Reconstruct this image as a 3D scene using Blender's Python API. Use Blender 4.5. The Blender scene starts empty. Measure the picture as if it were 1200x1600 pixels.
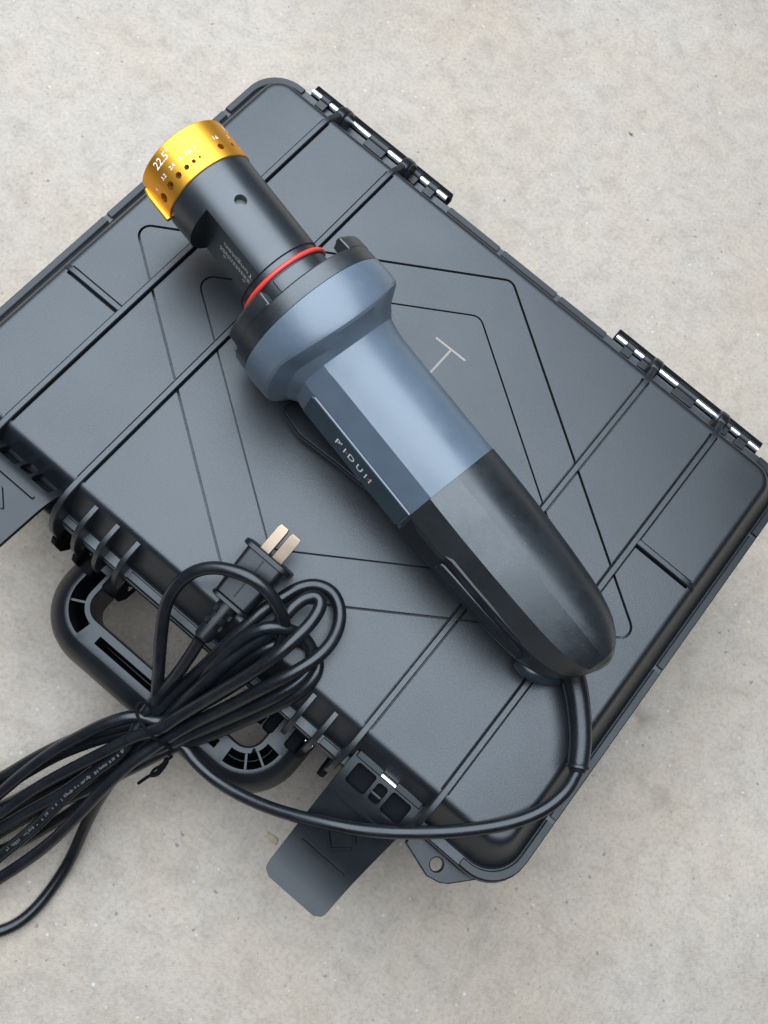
import bpy, bmesh, math, random
from mathutils import Vector, Matrix, geometry, noise
random.seed(7)
S = bpy.context.scene
COL = S.collection

# ------------------------------------------------------------------ camera
ZL = 0.105                       # height of the lid's top face above the ground (m)
cam = bpy.data.objects.new('camera', bpy.data.cameras.new('camera'))
COL.objects.link(cam)
right = Vector((0.76461, 0.63017, 0.13513)); down = Vector((0.64138, -0.72342, -0.25552))
fwd = Vector((-0.06326, 0.28204, -0.95731))
right.normalize(); fwd = (fwd - right * fwd.dot(right)).normalized(); up = -(fwd.cross(right)).normalized()
if up.dot(down) > 0: up = -up
m = Matrix((right, up, -fwd)).transposed().to_4x4()
m.translation = Vector((0.05573, -0.15401, 0.41602 + ZL))
cam.matrix_world = m
cam.data.sensor_fit = 'AUTO'; cam.data.sensor_width = 36.0
cam.data.lens = 1450 / 1600 * 36.0
cam.data.clip_start = 0.01; cam.data.clip_end = 100
S.camera = cam

# ------------------------------------------------------------------ light
W = bpy.data.worlds.new('World'); S.world = W; W.use_nodes = True
bg = W.node_tree.nodes['Background']
bg.inputs[0].default_value = (0.78, 0.88, 1.0, 1); bg.inputs[1].default_value = 0.05

def area(name, loc, target, sx, sy, power, col):
    l = bpy.data.lights.new(name, 'AREA'); l.shape = 'RECTANGLE'; l.size = sx; l.size_y = sy
    l.energy = power; l.color = col
    o = bpy.data.objects.new(name, l); COL.objects.link(o)
    o.location = loc
    o.rotation_euler = (Vector(target) - Vector(loc)).to_track_quat('-Z', 'Y').to_euler()
    return o
area('window_light', (-0.40, 0.18, 1.20), (-0.32, 0.13, 0.1), 1.6, 2.0, 58, (0.80, 0.935, 1.07))

vs = S.view_settings
vs.view_transform = 'Standard'; vs.look = 'None'; vs.exposure = 0.0; vs.gamma = 1.0; vs.use_curve_mapping = False
S.render.engine = 'CYCLES'; S.cycles.use_denoising = True

# ------------------------------------------------------------------ materials
def mat(name, col, rough=0.5, metal=0.0, spec=0.5, grain=None, bump=None, var=0.0, var_scale=60.0, rvar=0.0, coat=0.0, dust=0.0):
    """principled material; bump=(scale per metre, strength, distance m); dust = pale specks"""
    mt = bpy.data.materials.new(name); mt.use_nodes = True
    n = mt.node_tree.nodes; l = mt.node_tree.links; b = n['Principled BSDF']
    b.inputs['Base Color'].default_value = (*col, 1); b.inputs['Roughness'].default_value = rough
    b.inputs['Metallic'].default_value = metal; b.inputs['Specular IOR Level'].default_value = spec
    b.inputs['Coat Weight'].default_value = coat; b.inputs['Coat Roughness'].default_value = 0.2
    tc = n.new('ShaderNodeTexCoord')
    src = None
    if var > 0 or dust > 0:
        t = n.new('ShaderNodeTexNoise'); t.inputs['Scale'].default_value = var_scale; t.inputs['Detail'].default_value = 8
        t.inputs['Roughness'].default_value = 0.65
        l.new(tc.outputs['Object'], t.inputs['Vector'])
        r = n.new('ShaderNodeMapRange'); r.inputs[1].default_value = 0.3; r.inputs[2].default_value = 0.7
        r.inputs[3].default_value = 1 - var; r.inputs[4].default_value = 1 + var
        l.new(t.outputs['Fac'], r.inputs[0])
        mx = n.new('ShaderNodeMix'); mx.data_type = 'RGBA'; mx.blend_type = 'MULTIPLY'; mx.inputs[0].default_value = 1
        mx.inputs[6].default_value = (*col, 1); l.new(r.outputs[0], mx.inputs[7])
        src = mx.outputs[2]
        if dust > 0:
            d = n.new('ShaderNodeTexNoise'); d.inputs['Scale'].default_value = 900; d.inputs['Detail'].default_value = 3
            l.new(tc.outputs['Object'], d.inputs['Vector'])
            dr = n.new('ShaderNodeMapRange'); dr.inputs[1].default_value = 0.715; dr.inputs[2].default_value = 0.80
            dr.inputs[3].default_value = 0; dr.inputs[4].default_value = dust; dr.clamp = True
            l.new(d.outputs['Fac'], dr.inputs[0])
            m2 = n.new('ShaderNodeMix'); m2.data_type = 'RGBA'; l.new(dr.outputs[0], m2.inputs[0])
            l.new(src, m2.inputs[6]); m2.inputs[7].default_value = (0.45, 0.44, 0.42, 1); src = m2.outputs[2]
        l.new(src, b.inputs['Base Color'])
        if rvar > 0:
            r2 = n.new('ShaderNodeMapRange'); r2.inputs[1].default_value = 0.3; r2.inputs[2].default_value = 0.7
            r2.inputs[3].default_value = rough - rvar; r2.inputs[4].default_value = rough + rvar
            l.new(t.outputs['Fac'], r2.inputs[0]); l.new(r2.outputs[0], b.inputs['Roughness'])
    if grain:
        gt = n.new('ShaderNodeTexNoise'); gt.inputs['Scale'].default_value = grain[0]; gt.inputs['Detail'].default_value = 2
        l.new(tc.outputs['Object'], gt.inputs['Vector'])
        gm = n.new('ShaderNodeMath'); gm.operation = 'MULTIPLY_ADD'; gm.inputs[1].default_value = grain[1] * 2; gm.inputs[2].default_value = -grain[1]
        l.new(gt.outputs['Fac'], gm.inputs[0]); ga = n.new('ShaderNodeMath'); ga.operation = 'ADD'; l.new(gm.outputs[0], ga.inputs[0])
        if b.inputs['Roughness'].is_linked: l.new(b.inputs['Roughness'].links[0].from_socket, ga.inputs[1])
        else: ga.inputs[1].default_value = rough
        l.new(ga.outputs[0], b.inputs['Roughness'])
    if bump:
        t = n.new('ShaderNodeTexNoise'); t.inputs['Scale'].default_value = bump[0]; t.inputs['Detail'].default_value = 2
        l.new(tc.outputs['Object'], t.inputs['Vector'])
        bp = n.new('ShaderNodeBump'); bp.inputs['Strength'].default_value = bump[1]; bp.inputs['Distance'].default_value = bump[2]
        l.new(t.outputs['Fac'], bp.inputs['Height']); l.new(bp.outputs[0], b.inputs['Normal'])
    return mt

M_case = mat('textured_black_plastic', (0.007, 0.0085, 0.011), 0.40, spec=0.70, bump=(1500, 0.17, 0.0002), var=0.25, var_scale=9, rvar=0.06, dust=0.10, grain=(1200, 0.10))
M_smooth = mat('smooth_black_plastic', (0.006, 0.007, 0.009), 0.38, spec=0.43, bump=(1200, 0.05, 0.0002), var=0.15, var_scale=50, rvar=0.05)
M_dark = mat('deep_black_plastic', (0.006, 0.0065, 0.008), 0.75, spec=0.06, var=0.2, var_scale=60)  # almost no sheen, so the sheet under the latch windows looks shaded
M_rubber = mat('black_cord_rubber', (0.007, 0.008, 0.010), 0.30, spec=0.5, bump=(700, 0.12, 0.0003), var=0.25, var_scale=90, rvar=0.07, dust=0.05)
M_anod = mat('black_anodised_metal', (0.010, 0.012, 0.015), 0.36, spec=0.9, bump=(2500, 0.04, 0.0001), var=0.1, var_scale=40, rvar=0.04)
M_blue = mat('blue_grey_plastic', (0.082, 0.104, 0.132), 0.38, spec=0.8, bump=(1400, 0.08, 0.0002), var=0.09, var_scale=40, rvar=0.08, dust=0.08, grain=(1100, 0.07))
M_rear = mat('charcoal_plastic', (0.010, 0.012, 0.014), 0.37, spec=0.9, bump=(1300, 0.10, 0.0002), var=0.18, var_scale=45, rvar=0.09, dust=0.22, grain=(1100, 0.07))
M_panel = mat('dark_label_panel', (0.030, 0.045, 0.058), 0.25, spec=0.5, var=0.1, var_scale=60)
M_orange = mat('orange_anodised_metal', (0.90, 0.42, 0.05), 0.44, metal=1.0, bump=(1800, 0.06, 0.0001), var=0.05, var_scale=60)
M_red = mat('red_rubber', (0.62, 0.045, 0.035), 0.35)
M_white = mat('white_print', (0.80, 0.78, 0.72), 0.6)
M_greyprint = mat('faded_grey_print', (0.50, 0.49, 0.45), 0.6)
M_redprint = mat('red_print', (0.50, 0.04, 0.05), 0.5)
M_steel = mat('bright_steel_pin', (0.86, 0.86, 0.85), 0.16, metal=1.0)
M_screw = mat('dull_steel_screw', (0.16, 0.17, 0.15), 0.5, metal=1.0)
M_brass = mat('tarnished_brass_blade', (0.27, 0.20, 0.145), 0.36, metal=1.0, var=0.2, var_scale=120, rvar=0.08)
M_cream = mat('cream_scratched_mark', (0.27, 0.22, 0.18), 0.6)
M_strain = mat('grey_cable_clamp', (0.02, 0.026, 0.034), 0.28, spec=0.6)
M_leaf = mat('dry_leaf', (0.30, 0.245, 0.15), 0.8, var=0.3, var_scale=200)

def concrete():
    mt = bpy.data.materials.new('weathered_concrete'); mt.use_nodes = True
    n = mt.node_tree.nodes; l = mt.node_tree.links; b = n['Principled BSDF']
    tc = n.new('ShaderNodeTexCoord')
    def noi(scale, detail=6, rough=0.6, dist=0.0):
        t = n.new('ShaderNodeTexNoise'); t.inputs['Scale'].default_value = scale; t.inputs['Detail'].default_value = detail
        t.inputs['Roughness'].default_value = rough; t.inputs['Distortion'].default_value = dist
        l.new(tc.outputs['Object'], t.inputs['Vector']); return t.outputs['Fac']
    def ramp(f, stops):
        r = n.new('ShaderNodeValToRGB'); e = r.color_ramp.elements
        e[0].position, e[0].color = stops[0][0], (*stops[0][1], 1); e[1].position, e[1].color = stops[-1][0], (*stops[-1][1], 1)
        for p, c in stops[1:-1]:
            q = e.new(p); q.color = (*c, 1)
        l.new(f, r.inputs[0]); return r.outputs[0]
    def mix(a, c, f, mode='MIX'):
        x = n.new('ShaderNodeMix'); x.data_type = 'RGBA'; x.blend_type = mode
        for s, v in ((0, f), (6, a), (7, c)):
            if isinstance(v, (int, float)): x.inputs[s].default_value = v
            elif isinstance(v, tuple): x.inputs[s].default_value = (*v, 1)
            else: l.new(v, x.inputs[s])
        return x.outputs[2]
    def mask(f, a, c):
        r = n.new('ShaderNodeMapRange'); r.clamp = True; r.inputs[1].default_value = a; r.inputs[2].default_value = c
        l.new(f, r.inputs[0]); return r.outputs[0]
    big = noi(5, 5, 0.6, 0.6); mid = noi(70, 8, 0.72, 0.4); fine = noi(420, 4, 0.7); grit = noi(1100, 2, 0.6)
    c = ramp(big, [(0.30, (0.352, 0.286, 0.225)), (0.5, (0.391, 0.322, 0.260)), (0.72, (0.425, 0.358, 0.297))])
    c = mix(c, ramp(mid, [(0.3, (0.74, 0.73, 0.71)), (0.5, (1, 1, 1)), (0.7, (1.14, 1.13, 1.12))]), 0.66, 'MULTIPLY')
    c = mix(c, ramp(fine, [(0.3, (0.74, 0.72, 0.70)), (0.5, (1, 1, 1)), (0.7, (1.15, 1.15, 1.15))]), 0.65, 'MULTIPLY')
    hue = noi(11, 4, 0.6, 0.4)
    c = mix(c, ramp(hue, [(0.32, (0.97, 0.98, 1.06)), (0.5, (1, 1, 1)), (0.68, (1.05, 0.99, 0.93))]), 0.55, 'MULTIPLY')
    # damp brown blotches, darker sand grains, pale grains, small pits
    st = noi(26, 4, 0.6, 0.5); st2 = noi(7, 2)
    x = n.new('ShaderNodeMath'); x.operation = 'MULTIPLY'; l.new(mask(st, 0.62, 0.74), x.inputs[0]); l.new(mask(st2, 0.48, 0.6), x.inputs[1])
    c = mix(c, (0.25, 0.21, 0.165), x.outputs[0])
    vor = n.new('ShaderNodeTexVoronoi'); vor.inputs['Scale'].default_value = 330; l.new(tc.outputs['Object'], vor.inputs['Vector'])
    sz = n.new('ShaderNodeMapRange'); sz.inputs[1].default_value = 0.80; sz.inputs[2].default_value = 1.0; sz.inputs[3].default_value = 0; sz.inputs[4].default_value = 0.30
    sep = n.new('ShaderNodeSeparateColor'); l.new(vor.outputs['Color'], sep.inputs[0]); l.new(sep.outputs[0], sz.inputs[0])
    lt = n.new('ShaderNodeMath'); lt.operation = 'LESS_THAN'; l.new(vor.outputs['Distance'], lt.inputs[0]); l.new(sz.outputs[0], lt.inputs[1])
    gcol = ramp(sep.outputs[1], [(0.0, (0.16, 0.145, 0.125)), (0.45, (0.26, 0.24, 0.215)), (0.72, (0.46, 0.44, 0.41)), (1.0, (0.62, 0.60, 0.57))])
    gf = n.new('ShaderNodeMath'); gf.operation = 'MULTIPLY'; gf.inputs[1].default_value = 0.55; l.new(lt.outputs[0], gf.inputs[0])
    c = mix(c, gcol, gf.outputs[0])
    pv = n.new('ShaderNodeTexVoronoi'); pv.inputs['Scale'].default_value = 95; l.new(tc.outputs['Object'], pv.inputs['Vector'])
    ps = n.new('ShaderNodeSeparateColor'); l.new(pv.outputs['Color'], ps.inputs[0])
    pz = n.new('ShaderNodeMapRange'); pz.inputs[1].default_value = 0.88; pz.inputs[2].default_value = 1.0; pz.inputs[3].default_value = 0; pz.inputs[4].default_value = 0.09; l.new(ps.outputs[2], pz.inputs[0])
    dw = n.new('ShaderNodeMath'); dw.operation = 'ADD'; wob = n.new('ShaderNodeMath'); wob.operation = 'MULTIPLY_ADD'; wob.inputs[1].default_value = 0.34; wob.inputs[2].default_value = -0.17; l.new(fine, wob.inputs[0])
    l.new(pv.outputs['Distance'], dw.inputs[0]); l.new(wob.outputs[0], dw.inputs[1])
    pl_ = n.new('ShaderNodeMath'); pl_.operation = 'LESS_THAN'; l.new(dw.outputs[0], pl_.inputs[0]); l.new(pz.outputs[0], pl_.inputs[1])
    pf_ = n.new('ShaderNodeMath'); pf_.operation = 'MULTIPLY'; pf_.inputs[1].default_value = 0.55; l.new(pl_.outputs[0], pf_.inputs[0])
    c = mix(c, (0.12, 0.10, 0.08), pf_.outputs[0])
    # thin worn scratches and hairlines
    mp = n.new('ShaderNodeMapping'); mp.inputs['Rotation'].default_value = (0, 0, 0.7); mp.inputs['Scale'].default_value = (9, 60, 1); l.new(tc.outputs['Object'], mp.inputs['Vector'])
    sc_ = n.new('ShaderNodeTexNoise'); sc_.inputs['Scale'].default_value = 1.6; sc_.inputs['Detail'].default_value = 5; l.new(mp.outputs[0], sc_.inputs['Vector'])
    c = mix(c, (0.40, 0.35, 0.30), mask(sc_.outputs['Fac'], 0.66, 0.95))
    l.new(c, b.inputs['Base Color'])
    b.inputs['Roughness'].default_value = 0.72; b.inputs['Specular IOR Level'].default_value = 0.35
    ad = n.new('ShaderNodeMath'); ad.operation = 'ADD'; l.new(fine, ad.inputs[0]); l.new(mid, ad.inputs[1])
    ad2 = n.new('ShaderNodeMath'); ad2.operation = 'ADD'; l.new(ad.outputs[0], ad2.inputs[0]); l.new(grit, ad2.inputs[1])
    bp = n.new('ShaderNodeBump'); bp.inputs['Strength'].default_value = 0.40; bp.inputs['Distance'].default_value = 0.0014
    l.new(ad2.outputs[0], bp.inputs['Height']); l.new(bp.outputs[0], b.inputs['Normal'])
    return mt
M_conc = concrete()

# ------------------------------------------------------------------ helpers (all sizes in mm; z = 0 is the lid's top face)
def V(x, y, z): return Vector((x / 1000, y / 1000, z / 1000 + ZL))
def root_of(o):
    while o and o.parent: o = o.parent
    return o
def obj(name, bm, material, parent=None, smooth=30, bevel=None, recalc=True):
    """bm holds world-space vertices (metres); linked as one mesh object under its thing"""
    if recalc: bmesh.ops.recalc_face_normals(bm, faces=bm.faces)
    off = root_of(parent).location if parent else Vector()
    if off.length > 0: bmesh.ops.translate(bm, verts=bm.verts, vec=-off)
    me = bpy.data.meshes.new(name); bm.to_mesh(me); bm.free()
    me.materials.append(material)
    o = bpy.data.objects.new(name, me); COL.objects.link(o); o.parent = parent
    if smooth is not None:
        me.polygons.foreach_set('use_smooth', [True] * len(me.polygons))
        me.set_sharp_from_angle(angle=math.radians(smooth))
    if bevel:
        b = o.modifiers.new('bevel', 'BEVEL'); b.width = bevel / 1000; b.segments = 2; b.limit_method = 'ANGLE'; b.angle_limit = math.radians(40)
        b.harden_normals = False
    return o
def copy_at(o, dx, dy=0, dz=0, parent='same', flip=False):
    c = o.copy(); COL.objects.link(c); c.location = o.location + Vector((dx, dy, dz)) / 1000
    return c
def thing(name, label, cat, loc, group=None):
    o = bpy.data.objects.new(name, None); COL.objects.link(o); o.location = loc
    o.empty_display_size = 0.02
    o['label'] = label; o['category'] = cat
    if group: o['group'] = group
    return o
def ngon_prism(bm, pts_a, pts_b):
    a = [bm.verts.new(p) for p in pts_a]; b = [bm.verts.new(p) for p in pts_b]; n = len(a)
    bm.faces.new(a); bm.faces.new(b[::-1])
    for i in range(n): bm.faces.new((a[i], b[i], b[(i + 1) % n], a[(i + 1) % n]))
def box(bm, x0, x1, y0, y1, z0, z1):
    ngon_prism(bm, [V(x0, y0, z0), V(x1, y0, z0), V(x1, y1, z0), V(x0, y1, z0)], [V(x0, y0, z1), V(x1, y0, z1), V(x1, y1, z1), V(x0, y1, z1)])
def prism(bm, poly, z0, z1):
    ngon_prism(bm, [V(x, y, z0) for x, y in poly], [V(x, y, z1) for x, y in poly])
def loft(bm, rings, cap0=True, cap1=True):
    rs = [[bm.verts.new(p) for p in r] for r in rings]; n = len(rs[0])
    for a, b in zip(rs, rs[1:]):
        for i in range(n): bm.faces.new((a[i], a[(i + 1) % n], b[(i + 1) % n], b[i]))
    if cap0: bm.faces.new(rs[0][::-1])
    if cap1: bm.faces.new(rs[-1])
def rrect(L, h, r, k=8):
    pts = []
    for cx, cy, a0 in ((L - r, h - r, 0), (-(L - r), h - r, 90), (-(L - r), -(h - r), 180), (L - r, -(h - r), 270)):
        for i in range(k + 1):
            a = math.radians(a0 + 90 * i / k); pts.append((cx + r * math.cos(a), cy + r * math.sin(a)))
    return pts
def rrect_off(o, k=8): return rrect(163 + o, 112.5 + o, max(8 + 0.68 * o, 2), k)
def catmull(P, per=8):
    P = [Vector(p) for p in P]; Q = [P[0] * 2 - P[1]] + P + [P[-1] * 2 - P[-2]]; out = []
    for i in range(1, len(Q) - 2):
        p0, p1, p2, p3 = Q[i - 1:i + 3]
        # centripetal parametrisation: no loops or overshoot
        t0 = 0; t1 = t0 + max((p1 - p0).length, 1e-9) ** .5; t2 = t1 + max((p2 - p1).length, 1e-9) ** .5; t3 = t2 + max((p3 - p2).length, 1e-9) ** .5
        for j in range(per):
            t = t1 + (t2 - t1) * j / per
            a1 = p0 * ((t1 - t) / (t1 - t0)) + p1 * ((t - t0) / (t1 - t0)); a2 = p1 * ((t2 - t) / (t2 - t1)) + p2 * ((t - t1) / (t2 - t1))
            a3 = p2 * ((t3 - t) / (t3 - t2)) + p3 * ((t - t2) / (t3 - t2))
            b1 = a1 * ((t2 - t) / (t2 - t0)) + a2 * ((t - t0) / (t2 - t0)); b2 = a2 * ((t3 - t) / (t3 - t1)) + a3 * ((t - t1) / (t3 - t1))
            out.append(b1 * ((t2 - t) / (t2 - t1)) + b2 * ((t - t1) / (t2 - t1)))
    out.append(P[-1]); return out
def tube(bm, pts, rad, n=14):
    """pts in metres; rad in mm, a number or a list"""
    N = len(pts); T = [(pts[min(i + 1, N - 1)] - pts[max(i - 1, 0)]).normalized() for i in range(N)]
    u = T[0].orthogonal().normalized(); rings = []
    for i in range(N):
        u = (u - T[i] * u.dot(T[i])).normalized(); w = T[i].cross(u)
        r = (rad[i] if isinstance(rad, (list, tuple)) else rad) / 1000
        rings.append([pts[i] + u * (r * math.cos(2 * math.pi * k / n)) + w * (r * math.sin(2 * math.pi * k / n)) for k in range(n)])
    loft(bm, rings)
def cut(o, bms):
    """subtract the solids in bms (world space) from o"""
    off = root_of(o).location if o.parent else Vector()
    for cb in bms:
        bmesh.ops.recalc_face_normals(cb, faces=cb.faces)
        if off.length: bmesh.ops.translate(cb, verts=cb.verts, vec=-off)
        me = bpy.data.meshes.new('cutter'); cb.to_mesh(me); cb.free()
        c = bpy.data.objects.new('cutter', me); COL.objects.link(c); c.parent = o.parent
        md = o.modifiers.new('cut', 'BOOLEAN'); md.operation = 'DIFFERENCE'; md.solver = 'EXACT'; md.object = c
        bpy.context.view_layer.update()
        dg = bpy.context.evaluated_depsgraph_get()
        new = bpy.data.meshes.new_from_object(o.evaluated_get(dg))
        o.modifiers.remove(md); old = o.data; o.data = new; new.name = old.name
        bpy.data.objects.remove(c); bpy.data.meshes.remove(me)
def finish(o, smooth=30, bevel=None):
    me = o.data; me.polygons.foreach_set('use_smooth', [True] * len(me.polygons)); me.set_sharp_from_angle(angle=math.radians(smooth))
    if bevel:
        b = o.modifiers.new('bevel', 'BEVEL'); b.width = bevel / 1000; b.segments = 2; b.limit_method = 'ANGLE'; b.angle_limit = math.radians(40)

# ------------------------------------------------------------------ ground
bm = bmesh.new()
N = 24
vv = [[bm.verts.new((-3 + 6 * i / N, -3 + 6 * j / N, 0)) for j in range(N + 1)] for i in range(N + 1)]
for i in range(N):
    for j in range(N): bm.faces.new((vv[i][j], vv[i + 1][j], vv[i + 1][j + 1], vv[i][j + 1]))
g = obj('ground', bm, M_conc); g['kind'] = 'structure'

# ------------------------------------------------------------------ the carrying case
case = thing('tool_case', 'black ribbed plastic carrying case lying closed on the concrete', 'case', (0, 0, 0))
# base shell: rim under the lid's lip, tapering down to the ground
bm = bmesh.new()
prof = [(14.0, -21.3), (18.2, -21.3), (18.6, -22.0), (18.6, -28.5), (17.8, -29.5), (12, -30.5), (10, -34), (4, -98), (1, -103.5), (-3, -105)]
loft(bm, [[V(x, y, z) for x, y in rrect_off(o)] for o, z in prof])
base = obj('base', bm, M_smooth, case, 35)
# lid: crowned edge, steep wall, flat lip
bm = bmesh.new()
prof = [(17.6, -21.2), (17.8, -20.6), (17.8, -19.4), (17.3, -19.0), (13.2, -18.9), (12.3, -18.3), (12.0, -17.6), (8.0, -10.6), (5.2, -5.7), (4.0, -3.6), (3.1, -2.2), (2.2, -1.15), (1.2, -0.42), (0.2, -0.08), (-0.8, 0.0)]
loft(bm, [[V(x, y, z) for x, y in rrect_off(o, 12)] for o, z in prof])
lid = obj('lid', bm, M_case, case, None, recalc=True)
# rhombic grooves pressed into the lid
def rhomb(p, q, rc, k=6):
    """rounded rhombus outline"""
    C4 = [Vector((p, 0)), Vector((0, q)), Vector((-p, 0)), Vector((0, -q))]; out = []
    for i in range(4):
        c = C4[i]; a = (C4[i - 1] - c).normalized(); b = (C4[(i + 1) % 4] - c).normalized()
        half = a.angle(b) / 2; t = rc / math.tan(half); ctr = c + (a + b).normalized() * (rc / math.sin(half))
        s = c + a * t; e = c + b * t
        a0 = math.atan2(s.y - ctr.y, s.x - ctr.x); a1 = math.atan2(e.y - ctr.y, e.x - ctr.x)
        dlt = (a1 - a0 + math.pi) % (2 * math.pi) - math.pi
        for j in range(k + 1):
            an = a0 + dlt * j / k; out.append((ctr.x + rc * math.cos(an), ctr.y + rc * math.sin(an)))
    return out
def groove(p, q, rc, w, depth):
    b = bmesh.new()
    kx = w / 2 / q * math.hypot(p, q); ky = w / 2 / p * math.hypot(p, q)
    gx = 1.3 / q * math.hypot(p, q); gy = 1.3 / p * math.hypot(p, q)
    o_ = rhomb(p + kx, q + ky, rc + w / 2); i_ = rhomb(p - kx, q - ky, max(rc - w / 2, .3))
    ob = rhomb(p + kx + gx, q + ky + gy, rc + w / 2 + 1.3); ib = rhomb(p - kx - gx, q - ky - gy, max(rc - w / 2 - 1.3, .3))
    rings = [[b.verts.new(V(x, y, z)) for x, y in pts] for pts, z in ((o_, 2), (o_, -0.35), (ob, -depth), (ib, -depth), (i_, -0.35), (i_, 2))]
    n = len(o_)
    for a in range(6):
        r0, r1 = rings[a], rings[(a + 1) % 6]
        for j in range(n): b.faces.new((r0[j], r0[(j + 1) % n], r1[(j + 1) % n], r1[j]))
    return b
cut(lid, [groove(157.0, 107.3, 5.5, 1.3, 4.0), groove(117, 79.8, 6, 0.9, 4.0)])
for u in (-128.8, -84.9, 84.9, 128.8):
    for e in (-1.95, 1.95):
        cb = bmesh.new(); box(cb, u + e - 0.42, u + e + 0.42, -111.5, 111, -2.2, 2); cut(lid, [cb])
for sg in (1, -1):
    for e, w_ in ((1.95, 0.35), (-2.2, 0.65)):
        cb = bmesh.new(); box(cb, min(sg * 131, sg * 162), max(sg * 131, sg * 162), sg * 38.8 + e - w_, sg * 38.8 + e + w_, -2.6, 2); cut(lid, [cb])
finish(lid, 25)

# raised bead along the lip, broken by small notches
def lip_run(pts):
    """pts = pairs of inner and outer points of the bead"""
    bm = bmesh.new(); rings = []
    for a, b in pts:
        a = Vector(a); b = Vector(b); n_ = (b - a).normalized() * 0.5
        rings.append([V(a.x, a.y, -19.2), V(b.x, b.y, -19.2), V(b.x, b.y, -17.9), V(b.x - n_.x, b.y - n_.y, -17.5), V(a.x + n_.x, a.y + n_.y, -17.5), V(a.x, a.y, -17.9)])
    loft(bm, rings); return bm
bi, bo = rrect_off(13.6, 10), rrect_off(17.5, 10); K = 11
def side_pt(kind, t):
    return {'E': ((176.6, t), (180.5, t)), 'W': ((-176.6, t), (-180.5, t)), 'N': ((t, 126.1), (t, 130.0)), 'S': ((t, -126.1), (t, -130.0))}[kind]
ext = ((('E', 92), ('N', 158)), (('N', -158), ('W', 90.5)), (('W', -89), ('S', -156.5)), (('S', 156.5), ('E', -89)))
runs = [[side_pt(*e0)] + list(zip(bi[q * K:(q + 1) * K], bo[q * K:(q + 1) * K])) + [side_pt(*e1)] for q, (e0, e1) in enumerate(ext)]
for kd, lo, hi in (('E', 3.4, 89.5), ('E', -86.5, 0.6), ('W', -86.5, -1.8), ('W', 1.0, 87.5), ('N', -54, -19.5), ('N', -16.5, 20), ('N', 23, 54), ('S', -43, 43), ('S', 74, 83), ('S', -83, -74)):
    runs.append([side_pt(kd, lo), side_pt(kd, hi)])
for r_ in runs: obj('lip_bead', lip_run(r_), M_smooth, case, 30)

# four long ribs over the lid, each running down past the lip as a fin on the handle side
def rib_mesh():
    bm = bmesh.new(); w = 1.55
    top = [(134.2, -20.5), (133.6, -16), (132, -12.2), (129, -8.6), (125, -5.6), (120, -2.6), (116, -0.3), (112.5, 1.2), (109.5, 1.75), (105, 1.9), (60, 1.9), (0, 1.9), (-60, 1.9), (-104, 1.9), (-109, 1.85), (-114, 1.6), (-119, 0.9), (-124.5, -1.2), (-129, -5.2), (-133, -11.2), (-135.6, -18.5), (-136.6, -25), (-136.6, -31)]
    bot = [(126, -20.5), (122, -18), (119, -16), (117, -13), (115, -10), (113, -7), (111, -4), (109, -2), (107, -1), (103, -1), (60, -1), (0, -1), (-60, -1), (-103, -1), (-107, -1), (-109, -3), (-112, -6), (-116, -12), (-119, -16), (-122, -20), (-124, -24), (-125, -27), (-125, -31)]
    rings = []
    for (v, z), (v2, z2) in zip(top, bot):
        d = Vector((v - v2, z - z2)).normalized() * 0.5
        rings.append([V(-w - .1, v2, z2), V(-w, v - d.x, z - d.y), V(-w + .45, v, z), V(w - .45, v, z), V(w, v - d.x, z - d.y), V(w + .1, v2, z2)])
    loft(bm, rings); return bm
rib0 = obj('rib', rib_mesh(), M_case, case, 28); rib0.location.x = -0.1288
for u in (-84.9, 84.9, 128.8): copy_at(rib0, u + 128.8)
# short cross ribs from the outer long ribs to the ends
def short_rib(sg):
    bm = bmesh.new(); w = 1.6; v0 = 38.8 * sg; rings = []
    for u, z in ((127.5, 1.5), (156, 1.5), (160.8, 1.3), (164.0, 0.3), (166, -1.8)):
        rings.append([V(sg * u, v0 - w - .2, -2), V(sg * u, v0 - w, z - .5), V(sg * u, v0 - w + .5, z), V(sg * u, v0 + w - .5, z), V(sg * u, v0 + w, z - .5), V(sg * u, v0 + w + .2, -2)])
    loft(bm, rings); return obj('short_rib', bm, M_case, case, 35)
short_rib(1); short_rib(-1)
# small fins on the handle side
def fin_mesh():
    w = 1.45; top = [(-112.3, -2.2), (-118, -2.6), (-124, -3.7), (-128.6, -6.6), (-132.6, -11.8), (-135.4, -18.5), (-136.6, -25), (-136.6, -31)]
    bot = [(-109, -8), (-112, -11), (-116, -14), (-119, -17), (-122, -20), (-124, -24), (-125, -27), (-125, -31)]
    bm = bmesh.new(); rings = []
    for (v, z), (v2, z2) in zip(top, bot):
        d = Vector((v - v2, z - z2)).normalized() * 0.4
        rings.append([V(-w, v2, z2), V(-w, v - d.x, z - d.y), V(-w + .4, v, z), V(w - .4, v, z), V(w, v - d.x, z - d.y), V(w, v2, z2)])
    loft(bm, rings); return bm
fin0 = obj('fin', fin_mesh(), M_case, case, 35); fin0.location.x = -0.0716
for u in (-58.6, -46.3, 46.3, 58.2, 70.8): copy_at(fin0, u + 71.6)
# lower fins on the base that carry handle and latches
bm = bmesh.new()
prof = [(-118, -33.5), (-137.5, -33.5), (-139.5, -38), (-139.5, -52), (-136, -60), (-128, -64), (-112, -66)]
ngon_prism(bm, [V(-1.5, v, z) for v, z in prof], [V(1.5, v, z) for v, z in prof])
lf0 = obj('lower_fin', bm, M_dark, case, 35, bevel=0.5); lf0.location.x = -0.1288
for u in (-84.9, -71.6, -46.3, 46.3, 70.8, 84.9, 128.8): copy_at(lf0, u + 128.8)

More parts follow.
